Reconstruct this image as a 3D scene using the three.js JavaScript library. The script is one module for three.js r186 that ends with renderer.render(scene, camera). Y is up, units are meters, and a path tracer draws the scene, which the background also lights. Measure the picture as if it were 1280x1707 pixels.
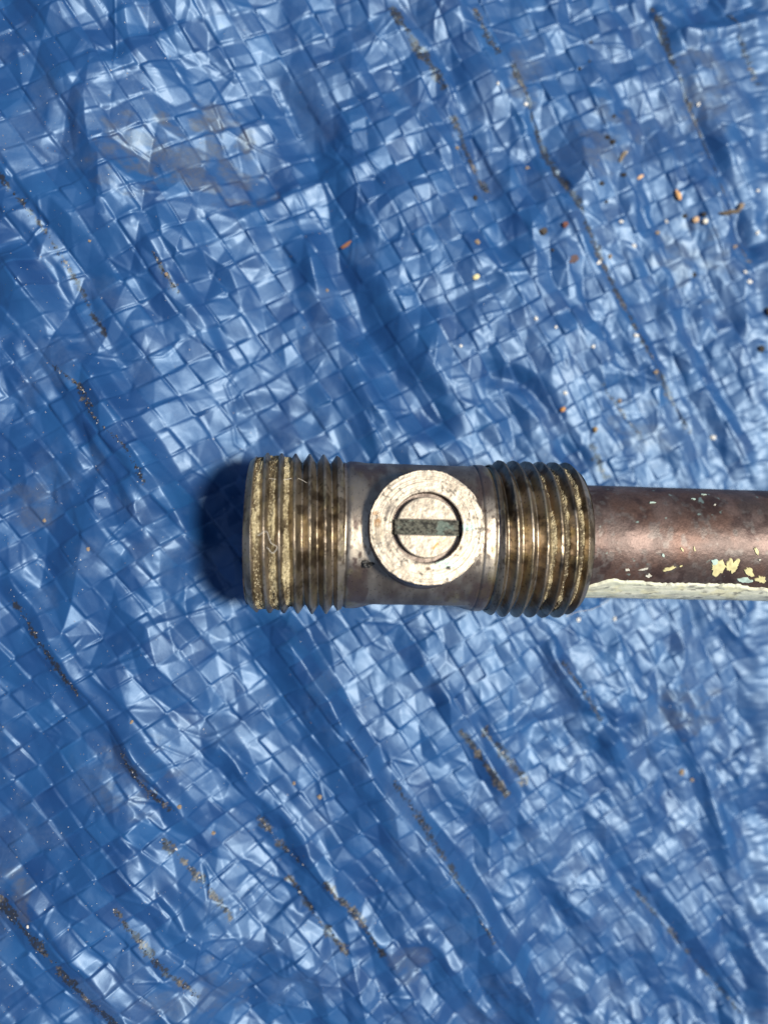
import * as THREE from 'three';

// ------------------------------------------------------------------ camera, sky, sun, exposure
const MM = 0.001;
const FOV = 67, TILT = 4.5 * Math.PI / 180, AXIS_Y = 10.5, EYE_Y = AXIS_Y + 102.3;   // millimetres
const scene = new THREE.Scene();
const camera = new THREE.PerspectiveCamera(FOV, 767 / 1024, 0.005, 5);
camera.position.set(0, EYE_Y * MM, 0);
camera.up.set(0, 0, -1);
camera.lookAt(Math.sin(TILT) * 0.1, EYE_Y * MM - Math.cos(TILT) * 0.1, 0);
camera.focus = 0.0985;
camera.userData.fStop = 9.5;

const sunDir = new THREE.Vector3(Math.sin(0.46), Math.cos(0.46), 0.0).normalize();
const sun = new THREE.DirectionalLight(new THREE.Color(1.0, 0.93, 0.82), 4.6);
sun.position.copy(sunDir).multiplyScalar(0.6);
sun.castShadow = true;
sun.shadow.mapSize.set(4096, 4096);
sun.shadow.camera.left = sun.shadow.camera.bottom = -0.12;
sun.shadow.camera.right = sun.shadow.camera.top = 0.12;
sun.shadow.camera.near = 0.1; sun.shadow.camera.far = 1.2;
sun.shadow.radius = 18;
scene.add(sun, sun.target);

function makeSky() {
  const w = 256, h = 128, d = new Float32Array(w * h * 4);
  for (let j = 0; j < h; j++) for (let i = 0; i < w; i++) {
    const el = ((j + 0.5) / h - 0.5) * Math.PI, az = ((i + 0.5) / w - 0.5) * 2 * Math.PI;
    const dx = Math.cos(el) * Math.cos(az), dy = Math.sin(el), dz = Math.cos(el) * Math.sin(az);
    const k = Math.max(0, dy), c = Math.max(0, dx * sunDir.x + dy * sunDir.y + dz * sunDir.z);
    const t = Math.pow(1 - k, 2.2), glow = 0.9 * Math.pow(c, 14) + 0.28 * Math.pow(c, 3);
    const o = (j * w + i) * 4;
    let r = 0.055 + 0.17 * t + glow * 0.45, g = 0.10 + 0.20 * t + glow * 0.45, b = 0.21 + 0.18 * t + glow * 0.42;
    if (dy < 0) { const q = Math.min(1, -dy * 8); r = r * (1 - q) + 0.10 * q; g = g * (1 - q) + 0.09 * q; b = b * (1 - q) + 0.08 * q; }
    d[o] = r; d[o + 1] = g; d[o + 2] = b; d[o + 3] = 1;
  }
  const t = new THREE.DataTexture(d, w, h, THREE.RGBAFormat, THREE.FloatType);
  t.mapping = THREE.EquirectangularReflectionMapping; t.magFilter = THREE.LinearFilter; t.needsUpdate = true;
  return t;
}
scene.background = makeSky();
scene.environment = scene.background;

const renderer = new THREE.WebGLRenderer({ antialias: true });
renderer.toneMapping = THREE.LinearToneMapping;
renderer.toneMappingExposure = 1.26;
renderer.shadowMap.enabled = true;

// ------------------------------------------------------------------ small helpers
const fract = v => v - Math.floor(v);
const clamp = (v, a = 0, b = 1) => v < a ? a : v > b ? b : v;
const sstep = (a, b, v) => { const t = clamp((v - a) / (b - a)); return t * t * (3 - 2 * t); };
const lerp = (a, b, t) => a + (b - a) * t;
const mixc = (a, b, t) => [a[0] + (b[0] - a[0]) * t, a[1] + (b[1] - a[1]) * t, a[2] + (b[2] - a[2]) * t];
function hash(i, j, s) {
  let h = Math.imul(i | 0, 374761393) ^ Math.imul(j | 0, 668265263) ^ Math.imul(s | 0, 2147483647 ^ 1274126177);
  h = Math.imul(h ^ (h >>> 13), 1274126177); h = Math.imul(h ^ (h >>> 16), 2246822519);
  return ((h ^ (h >>> 15)) >>> 0) / 4294967296;
}
function vnoise(x, y, s) {                                            // value noise, -1..1
  const i = Math.floor(x), j = Math.floor(y), u = x - i, v = y - j;
  const a = u * u * (3 - 2 * u), b = v * v * (3 - 2 * v);
  const p = hash(i, j, s), q = hash(i + 1, j, s), r = hash(i, j + 1, s), t = hash(i + 1, j + 1, s);
  return 2 * (p + (q - p) * a + (r - p) * b + (p - q - r + t) * a * b) - 1;
}
function fbm(x, y, s, n = 4) { let v = 0, a = 0.5; for (let k = 0; k < n; k++) { v += a * vnoise(x, y, s + k * 17); x = x * 2.03 + 3.1; y = y * 2.03 - 1.7; a *= 0.5; } return v; }
function facets(x, z, s, seed) {                                      // crumpled film: flat triangular facets that meet in sharp creases, about -s/2..s/2
  x /= s; z /= s; x += 0.4 * vnoise(x * 0.45, z * 0.45, seed + 5); z += 0.4 * vnoise(x * 0.45 + 9, z * 0.45, seed + 6);
  const k = (x + z) * 0.366, i = Math.floor(x + k), j = Math.floor(z + k), u = x + k - i, v = z + k - j;
  const p = hash(i, j, seed), r = hash(i + 1, j + 1, seed);
  const h = u > v ? p + (hash(i + 1, j, seed) - p) * u + (r - hash(i + 1, j, seed)) * v : p + (hash(i, j + 1, seed) - p) * v + (r - hash(i, j + 1, seed)) * u;
  return (h - 0.5) * s;
}
let seedState = 12345;
const rnd = () => { seedState = (Math.imul(seedState, 1664525) + 1013904223) >>> 0; return seedState / 4294967296; };

// a photo pixel gives a direction; the point is where it meets height y (mm)
const FPX = 853.5 / Math.tan(FOV * Math.PI / 360);
function at(px, py, y) {
  const u = (px - 640) / FPX, v = (py - 853.5) / FPX;
  const dx = Math.sin(TILT) + Math.cos(TILT) * u, dy = -Math.cos(TILT) + Math.sin(TILT) * u;
  const t = (y - EYE_Y) / dy;
  return [dx * t, v * t];
}
const usedNames = {};
function numbered(n) { const k = usedNames[n] = (usedNames[n] ?? -1) + 1; return k ? `${n}_${String(k).padStart(3, '0')}` : n; }
function tag(o, label, category, group, kind) { o.userData.label = label; if (category) o.userData.category = category; if (group) o.userData.group = group; if (kind) o.userData.kind = kind; return o; }
function mesh(name, geo, mat, parent) {
  const m = new THREE.Mesh(geo, mat); m.name = parent ? name : numbered(name);
  m.castShadow = m.receiveShadow = true; (parent || scene).add(m); return m;
}
// grid surface: f(i, j) -> {p:[x,y,z] mm, c:[r,g,b] linear}
function gridGeo(nu, nv, f, closedV = false) {
  const pos = new Float32Array(nu * nv * 3), col = new Float32Array(nu * nv * 3), uv = new Float32Array(nu * nv * 2);
  let k = 0;
  for (let i = 0; i < nu; i++) for (let j = 0; j < nv; j++, k++) {
    const r = f(i / (nu - 1), closedV ? j / nv : j / (nv - 1));
    pos[k * 3] = r.p[0] * MM; pos[k * 3 + 1] = r.p[1] * MM; pos[k * 3 + 2] = r.p[2] * MM;
    col[k * 3] = r.c[0]; col[k * 3 + 1] = r.c[1]; col[k * 3 + 2] = r.c[2];
    uv[k * 2] = r.uv ? r.uv[0] : 0; uv[k * 2 + 1] = r.uv ? r.uv[1] : 0;
  }
  const idx = [], vn = closedV ? nv : nv - 1;
  for (let i = 0; i < nu - 1; i++) for (let j = 0; j < vn; j++) {
    const a = i * nv + j, b = i * nv + (j + 1) % nv, c = a + nv, d = b + nv;
    idx.push(a, b, c, b, d, c);
  }
  const g = new THREE.BufferGeometry();
  g.setAttribute('position', new THREE.BufferAttribute(pos, 3));
  g.setAttribute('color', new THREE.BufferAttribute(col, 3));
  g.setAttribute('uv', new THREE.BufferAttribute(uv, 2));
  g.setIndex(idx); g.computeVertexNormals();
  return g;
}
// fine grain for bump maps
function grainTexture(seed, streak) {
  const n = 512, d = new Uint8Array(n * n * 4);
  for (let j = 0; j < n; j++) for (let i = 0; i < n; i++) {
    let v = 0, a = 0.5, f = 8;
    for (let k = 0; k < 5; k++) {                                      // periodic value noise
      const x = i / n * f, y = j / n * f * (streak || 1), fx = Math.floor(x), fy = Math.floor(y), fyn = Math.round(f * (streak || 1));
      const u = x - fx, w = y - fy, uu = u * u * (3 - 2 * u), ww = w * w * (3 - 2 * w);
      const H = (p, q) => hash(((p % f) + f) % f, ((q % fyn) + fyn) % fyn, seed + k);
      v += a * (lerp(lerp(H(fx, fy), H(fx + 1, fy), uu), lerp(H(fx, fy + 1), H(fx + 1, fy + 1), uu), ww));
      a *= 0.6; f *= 2;
    }
    const c = clamp(v / 1.15) * 255; const o = (j * n + i) * 4; d[o] = d[o + 1] = d[o + 2] = c; d[o + 3] = 255;
  }
  const t = new THREE.DataTexture(d, n, n); t.wrapS = t.wrapT = THREE.RepeatWrapping; t.magFilter = THREE.LinearFilter; t.needsUpdate = true; return t;
}
const grain = grainTexture(5), grainTarp = grain.clone();
grainTarp.repeat.set(1 / 0.012, 1 / 0.012); grainTarp.needsUpdate = true;
const grainMetal = grain.clone(); grainMetal.repeat.set(1 / 0.006, 1 / 0.006); grainMetal.needsUpdate = true;

// ------------------------------------------------------------------ the axis of fitting and pipe
const A0 = at(490, 889, AXIS_Y), A1 = at(890, 899, AXIS_Y);
const YAW = Math.atan2(A1[1] - A0[1], A1[0] - A0[0]);
const axDir = [Math.cos(YAW), Math.sin(YAW)];
const bossTop = at(712, 880, AXIS_Y + 11.4), bossRun = (bossTop[0] - A0[0]) * axDir[0] + (bossTop[1] - A0[1]) * axDir[1];
const boss0 = [A0[0] + axDir[0] * bossRun, A0[1] + axDir[1] * bossRun];   // axis under the boss: the fitting's origin
const along = (x, z) => (x - boss0[0]) * axDir[0] + (z - boss0[1]) * axDir[1];
const across = (x, z) => -(x - boss0[0]) * axDir[1] + (z - boss0[1]) * axDir[0];
const axisAt = px => { const p = at(px, 889 + (px - 490) * 0.025, AXIS_Y); return along(p[0], p[1]); };   // local x of a silhouette pixel
const X_LEFT = axisAt(417), X_LT = axisAt(572), X_RT = axisAt(807), X_RIGHT = axisAt(951);
const R_MAJ = 10.48, R_MIN = 9.32, PITCH = 1.814, R_PIPE = 7.55, X_PIPE_END = X_RIGHT + 62;

// ------------------------------------------------------------------ tarpaulin
const baseH = (x, z) => 5 * sstep(-6, -27, x) + 0.05 * Math.min(0, x + 26) - 4 * sstep(8, 66, x) + 0.8 * Math.sin(x * 0.05 + z * 0.04) * sstep(10, 30, Math.abs(z));
function onTarp(px, py) { let y = 0, p; for (let k = 0; k < 6; k++) { p = at(px, py, y); y = baseH(p[0], p[1]); } return p; }
// folds followed in the photograph: height, width of the flank away from the sun, width of the flank towards it (mm), points
const foldList = [
  [1.0, 4.2, 1.5, [[215, 340], [262, 410], [300, 480], [345, 555], [395, 640]]],
  [-0.9, 2.2, 3.5, [[0, 300], [62, 360], [120, 430], [172, 545], [240, 650]]],
  [2.3, 7, 3.0, [[0, 420], [60, 500], [130, 610], [215, 730], [300, 860], [350, 950]]],
  [0.7, 3.0, 1.4, [[95, 620], [150, 720], [215, 815], [250, 900]]],
  [1.5, 2.6, 2.0, [[0, 930], [50, 1005], [105, 1090], [160, 1165], [215, 1230], [300, 1345], [370, 1450]]],
  [2.6, 6.2, 2.8, [[410, 985], [490, 1080], [550, 1170], [630, 1300], [710, 1400], [800, 1520], [880, 1650], [920, 1750]]],
  [1.6, 4.0, 2.2, [[340, 1190], [420, 1300], [490, 1380], [560, 1480], [640, 1580], [740, 1720]]],
  [1.6, 5.2, 2.2, [[-30, 1420], [40, 1480], [110, 1560], [180, 1640], [260, 1740]]],
  [0.9, 3.2, 1.6, [[200, 1380], [270, 1470], [330, 1560], [420, 1670]]],
  [-2.2, 4.6, 5.0, [[455, 110], [515, 240], [560, 400], [610, 540], [690, 660], [770, 745]]],
  [1.1, 3.4, 2.6, [[505, 380], [545, 520], [610, 660], [660, 740]]],
  [-0.9, 2.0, 2.6, [[640, -20], [710, 50], [765, 160], [800, 280], [860, 420]]],
  [0.9, 3.6, 1.8, [[740, -10], [790, 60], [850, 170], [905, 270], [985, 430], [1060, 560], [1120, 660]]],
  [-0.8, 1.4, 2.2, [[1070, -20], [1115, 90], [1165, 200], [1215, 330], [1270, 440]]],
  [1.0, 3.2, 2.4, [[1040, 400], [1090, 500], [1140, 580], [1190, 680], [1260, 790]]],
  [-0.9, 2.0, 2.4, [[800, 620], [880, 640], [930, 720], [975, 800]]],
  [0.9, 2.4, 1.8, [[690, 1080], [760, 1180], [830, 1290], [905, 1400]]],
  [1.0, 2.0, 1.7, [[900, 1060], [945, 1130], [1000, 1210], [1050, 1290], [1110, 1380]]],
  [-1.1, 2.2, 3.2, [[980, 1380], [1050, 1480], [1130, 1570], [1250, 1700]]],
  [-0.9, 3.0, 3.0, [[860, 1440], [930, 1530], [990, 1620], [1040, 1720]]],
  [0.8, 2.2, 1.6, [[700, 1540], [760, 1610], [830, 1720]]],
  [-0.8, 3.0, 2.4, [[560, 575], [640, 530], [740, 500], [860, 450]]],
  [0.7, 2.4, 2.2, [[300, 440], [400, 370], [500, 320], [640, 260]]],
  [-0.7, 2.6, 2.4, [[170, 960], [230, 890], [300, 850], [380, 800]]],
  [0.6, 2.4, 2.4, [[60, 170], [150, 120], [280, 60], [380, 0]]],
  [-0.6, 2.0, 2.4, [[100, 260], [125, 160], [190, 60]]],
  [0.8, 2.6, 1.6, [[20, 560], [60, 640], [110, 720], [150, 800]]],
  [-0.9, 2.6, 2.6, [[380, 690], [450, 680], [540, 720]]],
  [0.9, 2.6, 2.0, [[1080, 20], [1150, 60], [1290, 20]]],
  [-0.8, 2.4, 2.4, [[860, 1230], [960, 1190], [1030, 1210], [1120, 1170]]],
  [0.9, 2.4, 2.0, [[1120, 1150], [1170, 1300], [1210, 1420], [1290, 1560]]],
].map(([h, wl, wr, pts], n) => {
  const q = new THREE.CatmullRomCurve3(pts.map(([a, b]) => { const p = onTarp(a, b); return new THREE.Vector3(p[0], p[1], 0); })).getPoints(40);
  const P = q.map(v => [v.x, v.y]); let x0 = 1e9, x1 = -1e9, z0 = 1e9, z1 = -1e9;
  for (const p of P) { x0 = Math.min(x0, p[0]); x1 = Math.max(x1, p[0]); z0 = Math.min(z0, p[1]); z1 = Math.max(z1, p[1]); }
  const m = Math.max(wl, wr) * 1.3; return { h, wl, wr, P, x0: x0 - m, x1: x1 + m, z0: z0 - m, z1: z1 + m, n };
});
function nearLine(P, x, z) {                                           // signed distance (positive on the right-hand, upper side) and place along
  let bd = 1e9, bs = 0, bt = 0;
  for (let k = 0; k < P.length - 1; k++) {
    const ax = P[k][0], az = P[k][1], ex = P[k + 1][0] - ax, ez = P[k + 1][1] - az, L2 = ex * ex + ez * ez || 1e-9;
    const t = clamp(((x - ax) * ex + (z - az) * ez) / L2), dx = x - ax - ex * t, dz = z - az - ez * t, d = dx * dx + dz * dz;
    if (d < bd) { bd = d; bs = ex * dz - ez * dx; bt = (k + t) / (P.length - 1); }
  }
  return [Math.sqrt(bd) * (bs > 0 ? -1 : 1), bt];
}
// dirt that has settled along splits and creases, followed in the photograph: half width (mm), points
const dirtList = [
  [0.42, [[0, 292], [62, 368], [110, 440], [150, 520], [178, 560]], 0.9],
  [0.5, [[20, 1000], [50, 1040], [95, 1100], [140, 1160]], 0.9],
  [0.4, [[205, 1240], [240, 1300], [290, 1345]], 0.7],
  [0.34, [[270, 1395], [310, 1440], [345, 1480], [390, 1530]], 0.9],
  [1.0, [[-10, 1485], [40, 1535], [90, 1590], [150, 1660], [200, 1715]], 0.9],
  [0.3, [[190, 1500], [235, 1560], [290, 1620], [335, 1655]], 0.9],
  [0.35, [[430, 1360], [470, 1410], [510, 1440]], 0.8],
  [0.35, [[480, 1460], [530, 1530], [580, 1590]], 0.9],
  [0.35, [[540, 1460], [590, 1520], [640, 1590]], 0.9],
  [0.28, [[655, 1300], [700, 1365], [740, 1425], [820, 1560]], 0.6],
  [0.42, [[765, 1215], [800, 1260], [845, 1325]], 1],
  [0.4, [[805, 1215], [850, 1270], [880, 1310]], 0.8],
  [0.3, [[935, 1100], [975, 1160], [1000, 1200]], 0.7],
  [0.3, [[1055, 1480], [1130, 1570], [1240, 1695]], 0.6],
  [0.5, [[650, 10], [690, 70], [725, 120], [742, 150]], 0.85],
  [0.35, [[790, 15], [810, 60], [830, 95]], 0.7],
  [0.4, [[755, 190], [775, 240], [800, 290], [815, 315]], 0.8],
  [0.35, [[850, 110], [875, 160], [915, 265], [960, 340], [1000, 430], [1040, 510], [1060, 555]], 0.9],
  [0.36, [[1085, 10], [1110, 75], [1145, 160], [1180, 250], [1215, 345], [1255, 440]], 0.9],
  [0.3, [[1215, 20], [1245, 90], [1265, 140]], 0.6],
  [0.34, [[1050, 540], [1075, 585], [1110, 650], [1150, 725]], 0.7],
  [0.3, [[1000, 640], [1040, 690], [1075, 740]], 0.5],
  [0.4, [[985, 740], [1010, 800]], 0.7],
  [0.28, [[255, 420], [285, 470], [300, 490]], 0.6],
  [0.24, [[130, 640], [165, 700], [215, 745], [250, 810]], 0.4],
  [0.3, [[90, 610], [140, 650], [160, 680]], 0.6],
].map(([w, pts, k]) => {
  const P = new THREE.CatmullRomCurve3(pts.map(([a, b]) => { const p = onTarp(a, b); return new THREE.Vector3(p[0], p[1], 0); })).getPoints(16).map(v => [v.x, v.y]);
  let x0 = 1e9, x1 = -1e9, z0 = 1e9, z1 = -1e9; for (const p of P) { x0 = Math.min(x0, p[0]); x1 = Math.max(x1, p[0]); z0 = Math.min(z0, p[1]); z1 = Math.max(z1, p[1]); }
  return { w, k, P, x0: x0 - 2, x1: x1 + 2, z0: z0 - 2, z1: z1 + 2 };
});
// greyish brown mud film: centre, half sizes (px), strength
const mudList = [[300, 255, 120, 60, 0.65], [360, 205, 60, 35, 0.6], [1180, 150, 40, 90, 0.5], [870, 130, 30, 60, 0.5], [1150, 430, 60, 60, 0.45], [1010, 240, 50, 60, 0.5], [1140, 1180, 70, 40, 0.5],
  [20, 1490, 50, 40, 0.6], [230, 1290, 60, 50, 0.35], [1060, 720, 50, 60, 0.35], [340, 1650, 70, 50, 0.3], [40, 840, 40, 30, 0.4], [680, 1600, 30, 30, 0.4]]
  .map(([a, b, w, h, k]) => { const p = onTarp(a, b); return [p[0], p[1], w / 11.4, h / 11.4, k]; });

const TAPE = 3.35;
const weave = [0, 0];
function weaveAt(x, z) {
  const wx = x + 0.4 * vnoise(x * 0.07, z * 0.07, 31) + 0.06 * vnoise(x * 0.4, z * 0.4, 33), wz = z + 0.4 * vnoise(x * 0.07, z * 0.07, 32) + 0.06 * vnoise(x * 0.4, z * 0.4, 34);
  const zc = clamp(wz, -110, 110), xc = clamp(wx, -90, 90);
  const a = (wx - 8 + 0.0022 * xc * xc - 0.70 * wz - 0.0009 * zc * zc) * 0.83, b = (wz + 0.55 * wx + 0.0013 * xc * zc) * 0.875;
  weave[0] = a / TAPE; weave[1] = b / TAPE;
}
function tarpHeight(x, z) {
  let h = baseH(x, z);
  weaveAt(x, z);
  const A = weave[0], B = weave[1], i = Math.floor(A), j = Math.floor(B), fa = A - i - 0.5, fb = B - j - 0.5;
  // traced folds
  const wob = 0.5 * vnoise(x * 0.22, z * 0.22, 71);
  for (const f of foldList) {
    if (x < f.x0 || x > f.x1 || z < f.z0 || z > f.z1) continue;
    const [s0, t] = nearLine(f.P, x, z), s = s0 + wob, u = s < 0 ? 1 + s / f.wl : 1 - s / f.wr;
    if (u <= 0) continue;
    const taper = sstep(0, 0.1, t) * sstep(1, 0.88, t) * (0.8 + 0.35 * vnoise(t * 7, f.n, 72));
    h += 1.1 * f.h * taper * (u * u * (3 - 2 * u) * 0.45 + u * 0.55);
  }
  // crumples, longer along the tapes
  const a = A * TAPE, b = B * TAPE;
  const left = sstep(5, -25, x), right = sstep(10, 55, x + 0.25 * z), amt = 0.75 + 0.5 * vnoise(x * 0.05 + 4, z * 0.05, 75);
  h += (amt + 0.35 * left) * ((0.17 + 0.06 * left) * facets(a, b * 0.6, 12, 80) + (0.17 + 0.12 * left) * facets(a * 0.8 + b * 0.6, b * 0.5 - a * 0.5, 7, 90));
  h += (0.27 - 0.02 * right + 0.07 * left) * (0.4 + amt * 0.8) * facets(a * 0.96 + b * 0.28, b * 0.6 - a * 0.2, 3.8, 100);
  h += (0.12 + 0.03 * right) * amt * facets(a * 0.8 - b * 0.4, b * 0.6 + a * 0.4, 2.0, 110) + (0.03 + 0.05 * right) * facets(a, b * 0.7, 1.1, 120);
  // short pinched wrinkles in the film
  const w1 = facets(x + 0.4 * z, z - 0.2 * x, 9, 181) / 9, w2 = facets(x * 0.8 - 0.5 * z, z, 7, 182) / 7;
  h += 0.12 * Math.max(0, 1 - Math.abs(w1) / 0.035) * sstep(0.05, 0.4, vnoise(x * 0.15, z * 0.15, 185)) + 0.12 * Math.max(0, 1 - Math.abs(w2) / 0.045) * sstep(0.05, 0.4, vnoise(x * 0.17 + 5, z * 0.17, 186));
  // each crossing of two tapes lies at its own slight tilt; narrow grooves between tapes
  const ea = 0.5 - Math.abs(fa), eb = 0.5 - Math.abs(fb), win = Math.min(1, ea / 0.06) * Math.min(1, eb / 0.09);
  const over = (i + j) & 1;
  const tilt = 1.35 - 0.5 * right;
  h += tilt * win * (0.62 * (hash(i, j, 130) - 0.5) * fa + 0.5 * (hash(i, j, 131) - 0.5) * fb + 0.025 * (hash(i, j, 132)) + (0.3 + 0.7 * hash(i, j, 135)) * (over ? 0.04 * (1 - 4 * fa * fa) : 0.03 * (1 - 4 * fb * fb)));
  const ga = Math.exp(-ea * ea * 380), gb = Math.exp(-eb * eb * 500);
  h -= (1 - 0.25 * right) * (ga * (0.055 + 0.06 * vnoise(i * 3.1, B * 0.35, 133)) + gb * (0.018 + 0.03 * vnoise(A * 0.35, j * 2.3, 134)));
  // the sheet is pressed down under the fitting and the pipe
  const q = along(x, z);
  if (q > X_LEFT - 1 && q < X_PIPE_END + 6) {
    const R = q < X_RIGHT + 0.4 ? R_MAJ + 0.1 : R_PIPE + 0.3, d = Math.abs(across(x, z));
    if (d < R) h = Math.min(h, AXIS_Y - Math.sqrt(R * R - d * d));
  }
  return h;
}
function stretch(n, c0, c1, out0, out1, dense) {                       // fine spacing inside [c0, c1], wider outside
  const v = []; const nOut = Math.round((1 - dense) * n / 2), nIn = n - 2 * nOut;
  for (let k = 0; k < nOut; k++) { const t = 1 - k / nOut; v.push(c0 - (c0 - out0) * t * t * (0.25 + 0.75 * t)); }
  for (let k = 0; k < nIn; k++) v.push(c0 + (c1 - c0) * k / (nIn - 1));
  for (let k = 1; k <= nOut; k++) { const t = k / nOut; v.push(c1 + (out1 - c1) * t * t * (0.25 + 0.75 * t)); }
  return v;
}
const BLUE = [0.0075, 0.049, 0.160];
function tarpColor(x, z) {
  weaveAt(x, z);
  const A = weave[0], B = weave[1], i = Math.floor(A), j = Math.floor(B); 
  const v = 1 + 0.26 * (hash(i, j, 140) - 0.5) + (((i + j) & 1) ? 0.07 : -0.07) + 0.16 * (hash(i, 0, 141) - 0.5) + 0.22 * fbm(x * 0.35, z * 0.35, 142, 4);
  let c = [BLUE[0] * v, BLUE[1] * v, BLUE[2] * (0.35 + 0.65 * v)];
  // grey dust film and scuffs on the sheet
  const scuff = sstep(0.10, 0.42, fbm(x * 0.16, z * 0.16, 150, 5)), fine = 0.5 + 0.5 * vnoise(x * 5, z * 5, 151);
  c = mixc(c, [0.12, 0.17, 0.26], 0.2 * scuff * (0.4 + 0.6 * fine));
  for (const m of mudList) {
    const dx = (x - m[0]) / m[2], dz = (z - m[1]) / m[3], d = dx * dx + dz * dz;
    if (d < 2.2) { const k = m[4] * sstep(0.0, 0.8, 0.6 - 0.45 * d + 1.3 * fbm(x * 0.45, z * 0.7, 160, 5) + 0.25 * (hash(i, j, 161) - 0.5)) * (0.75 + 0.25 * fine); c = mixc(c, [0.075, 0.070, 0.062], clamp(k * (0.55 + 0.45 * hash(Math.round(x * 5), Math.round(z * 5), 162)))); }
  }
  for (const d of dirtList) {
    if (x < d.x0 || x > d.x1 || z < d.z0 || z > d.z1) continue;
    const [s, t] = nearLine(d.P, x, z);
    // crusted soil with a ragged outline of its own
    const w = 1.25 * d.w * (0.75 + 0.7 * vnoise(t * 9 + d.x0, 3, 170)), ragged = 0.3 * vnoise(x * 1.1, z * 1.1, 171) + 0.25 * vnoise(x * 3.1, z * 3.1, 175) + 0.3 * (hash(Math.round(x * 6), Math.round(z * 6), 174) - 0.5);
    if (Math.abs(s) + ragged < w && t > 0.01 && t < 0.99 && hash(Math.round(x * 5), Math.round(z * 5), 176) < d.k) {
      const n = vnoise(t * 13 + d.x0 * 3, 5, 172) + 0.6 * vnoise(x * 4, z * 4, 173);
      c = mixc(c, n > 0.9 ? [0.17, 0.145, 0.10] : n > 0.45 ? [0.07, 0.058, 0.04] : [0.016, 0.015, 0.016], 0.92);
    }
  }
  return c;
}
{
  const xs = stretch(900, -52, 66, -260, 260, 0.9), zs = stretch(1180, -80, 80, -260, 260, 0.9), nx = xs.length, nz = zs.length;
  const pos = new Float32Array(nx * nz * 3), col = new Float32Array(nx * nz * 3), uv = new Float32Array(nx * nz * 2), idx = new Uint32Array((nx - 1) * (nz - 1) * 6);
  let k = 0, q = 0;
  for (let j = 0; j < nz; j++) for (let i = 0; i < nx; i++, k++) {
    const x = xs[i], z = zs[j];
    pos[k * 3] = x * MM; pos[k * 3 + 1] = tarpHeight(x, z) * MM; pos[k * 3 + 2] = z * MM;
    const c = tarpColor(x, z); col[k * 3] = c[0]; col[k * 3 + 1] = c[1]; col[k * 3 + 2] = c[2];
    uv[k * 2] = x * MM; uv[k * 2 + 1] = z * MM;
    if (i < nx - 1 && j < nz - 1) { idx[q++] = k; idx[q++] = k + nx; idx[q++] = k + 1; idx[q++] = k + 1; idx[q++] = k + nx; idx[q++] = k + nx + 1; }
  }
  const g = new THREE.BufferGeometry();
  g.setAttribute('position', new THREE.BufferAttribute(pos, 3)); g.setAttribute('color', new THREE.BufferAttribute(col, 3)); g.setAttribute('uv', new THREE.BufferAttribute(uv, 2));
  g.setIndex(new THREE.BufferAttribute(idx, 1)); g.computeVertexNormals();
  const m = new THREE.MeshPhysicalMaterial({ vertexColors: true, roughness: 0.47, metalness: 0, ior: 1.74, specularColor: new THREE.Color(0.52, 0.75, 1.0), clearcoat: 0.06, clearcoatRoughness: 0.25, bumpMap: grainTarp, bumpScale: 0.00003 });
  tag(mesh('tarpaulin', g, m), 'crumpled blue woven plastic tarpaulin spread under the pipe', 'tarpaulin', null, 'structure');
}

// ------------------------------------------------------------------ pipe fitting
const fitting = new THREE.Group(); fitting.name = 'pipe_fitting';
fitting.position.set(boss0[0] * MM, AXIS_Y * MM, boss0[1] * MM);
fitting.rotation.order = 'YXZ'; fitting.rotation.y = -YAW; fitting.rotation.x = -0.125;   // rolled a little, so the boss leans back
tag(fitting, 'tarnished brass plumbing fitting with two threaded ends and a slotted plug', 'pipe fitting');
scene.add(fitting);
const metalOf = (rough, metal = 1, bump = 0.00004) => new THREE.MeshStandardMaterial({ vertexColors: true, roughness: rough, metalness: metal, bumpMap: grainMetal, bumpScale: bump });
const threadMat = metalOf(0.40, 0.88, 0.00006), bodyMat = metalOf(0.43, 0.85), faceMat = metalOf(0.5, 0.55, 0.00008), grimeMat = metalOf(0.85, 0, 0.0001), slotMat = metalOf(0.8, 0.1, 0.0001);

function threadRadius(x, th, x0, x1, end, seed) {
  const f = fract((x - x0) / PITCH - th / (2 * Math.PI) + (end < 0 ? 0.644 : 0.90)), t = Math.abs(2 * f - 1);
  const worn = 0.05 + 0.12 * Math.max(0, vnoise(th * 11, x * 0.5, seed + 2)) + 0.09 * vnoise(th * 3, Math.floor((x - x0) / PITCH - th / (2 * Math.PI)) * 5.3, seed);
  let r = R_MIN + (R_MAJ - R_MIN) * clamp((t - 0.10) / 0.80);
  r = Math.min(r, R_MAJ - worn * 0.6) + 0.02 * vnoise(x * 4, th * 14, seed + 1);
  const fromEnd = end < 0 ? x - x0 : x1 - x, fromBody = end < 0 ? x1 - x : x - x0;
  r = Math.min(r, R_MIN + 0.05 + fromEnd * 0.85);                        // chamfer at the open end
  r = Math.min(r, 9.75 + fromBody * 0.55);                               // run-out
  return r;
}
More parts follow.
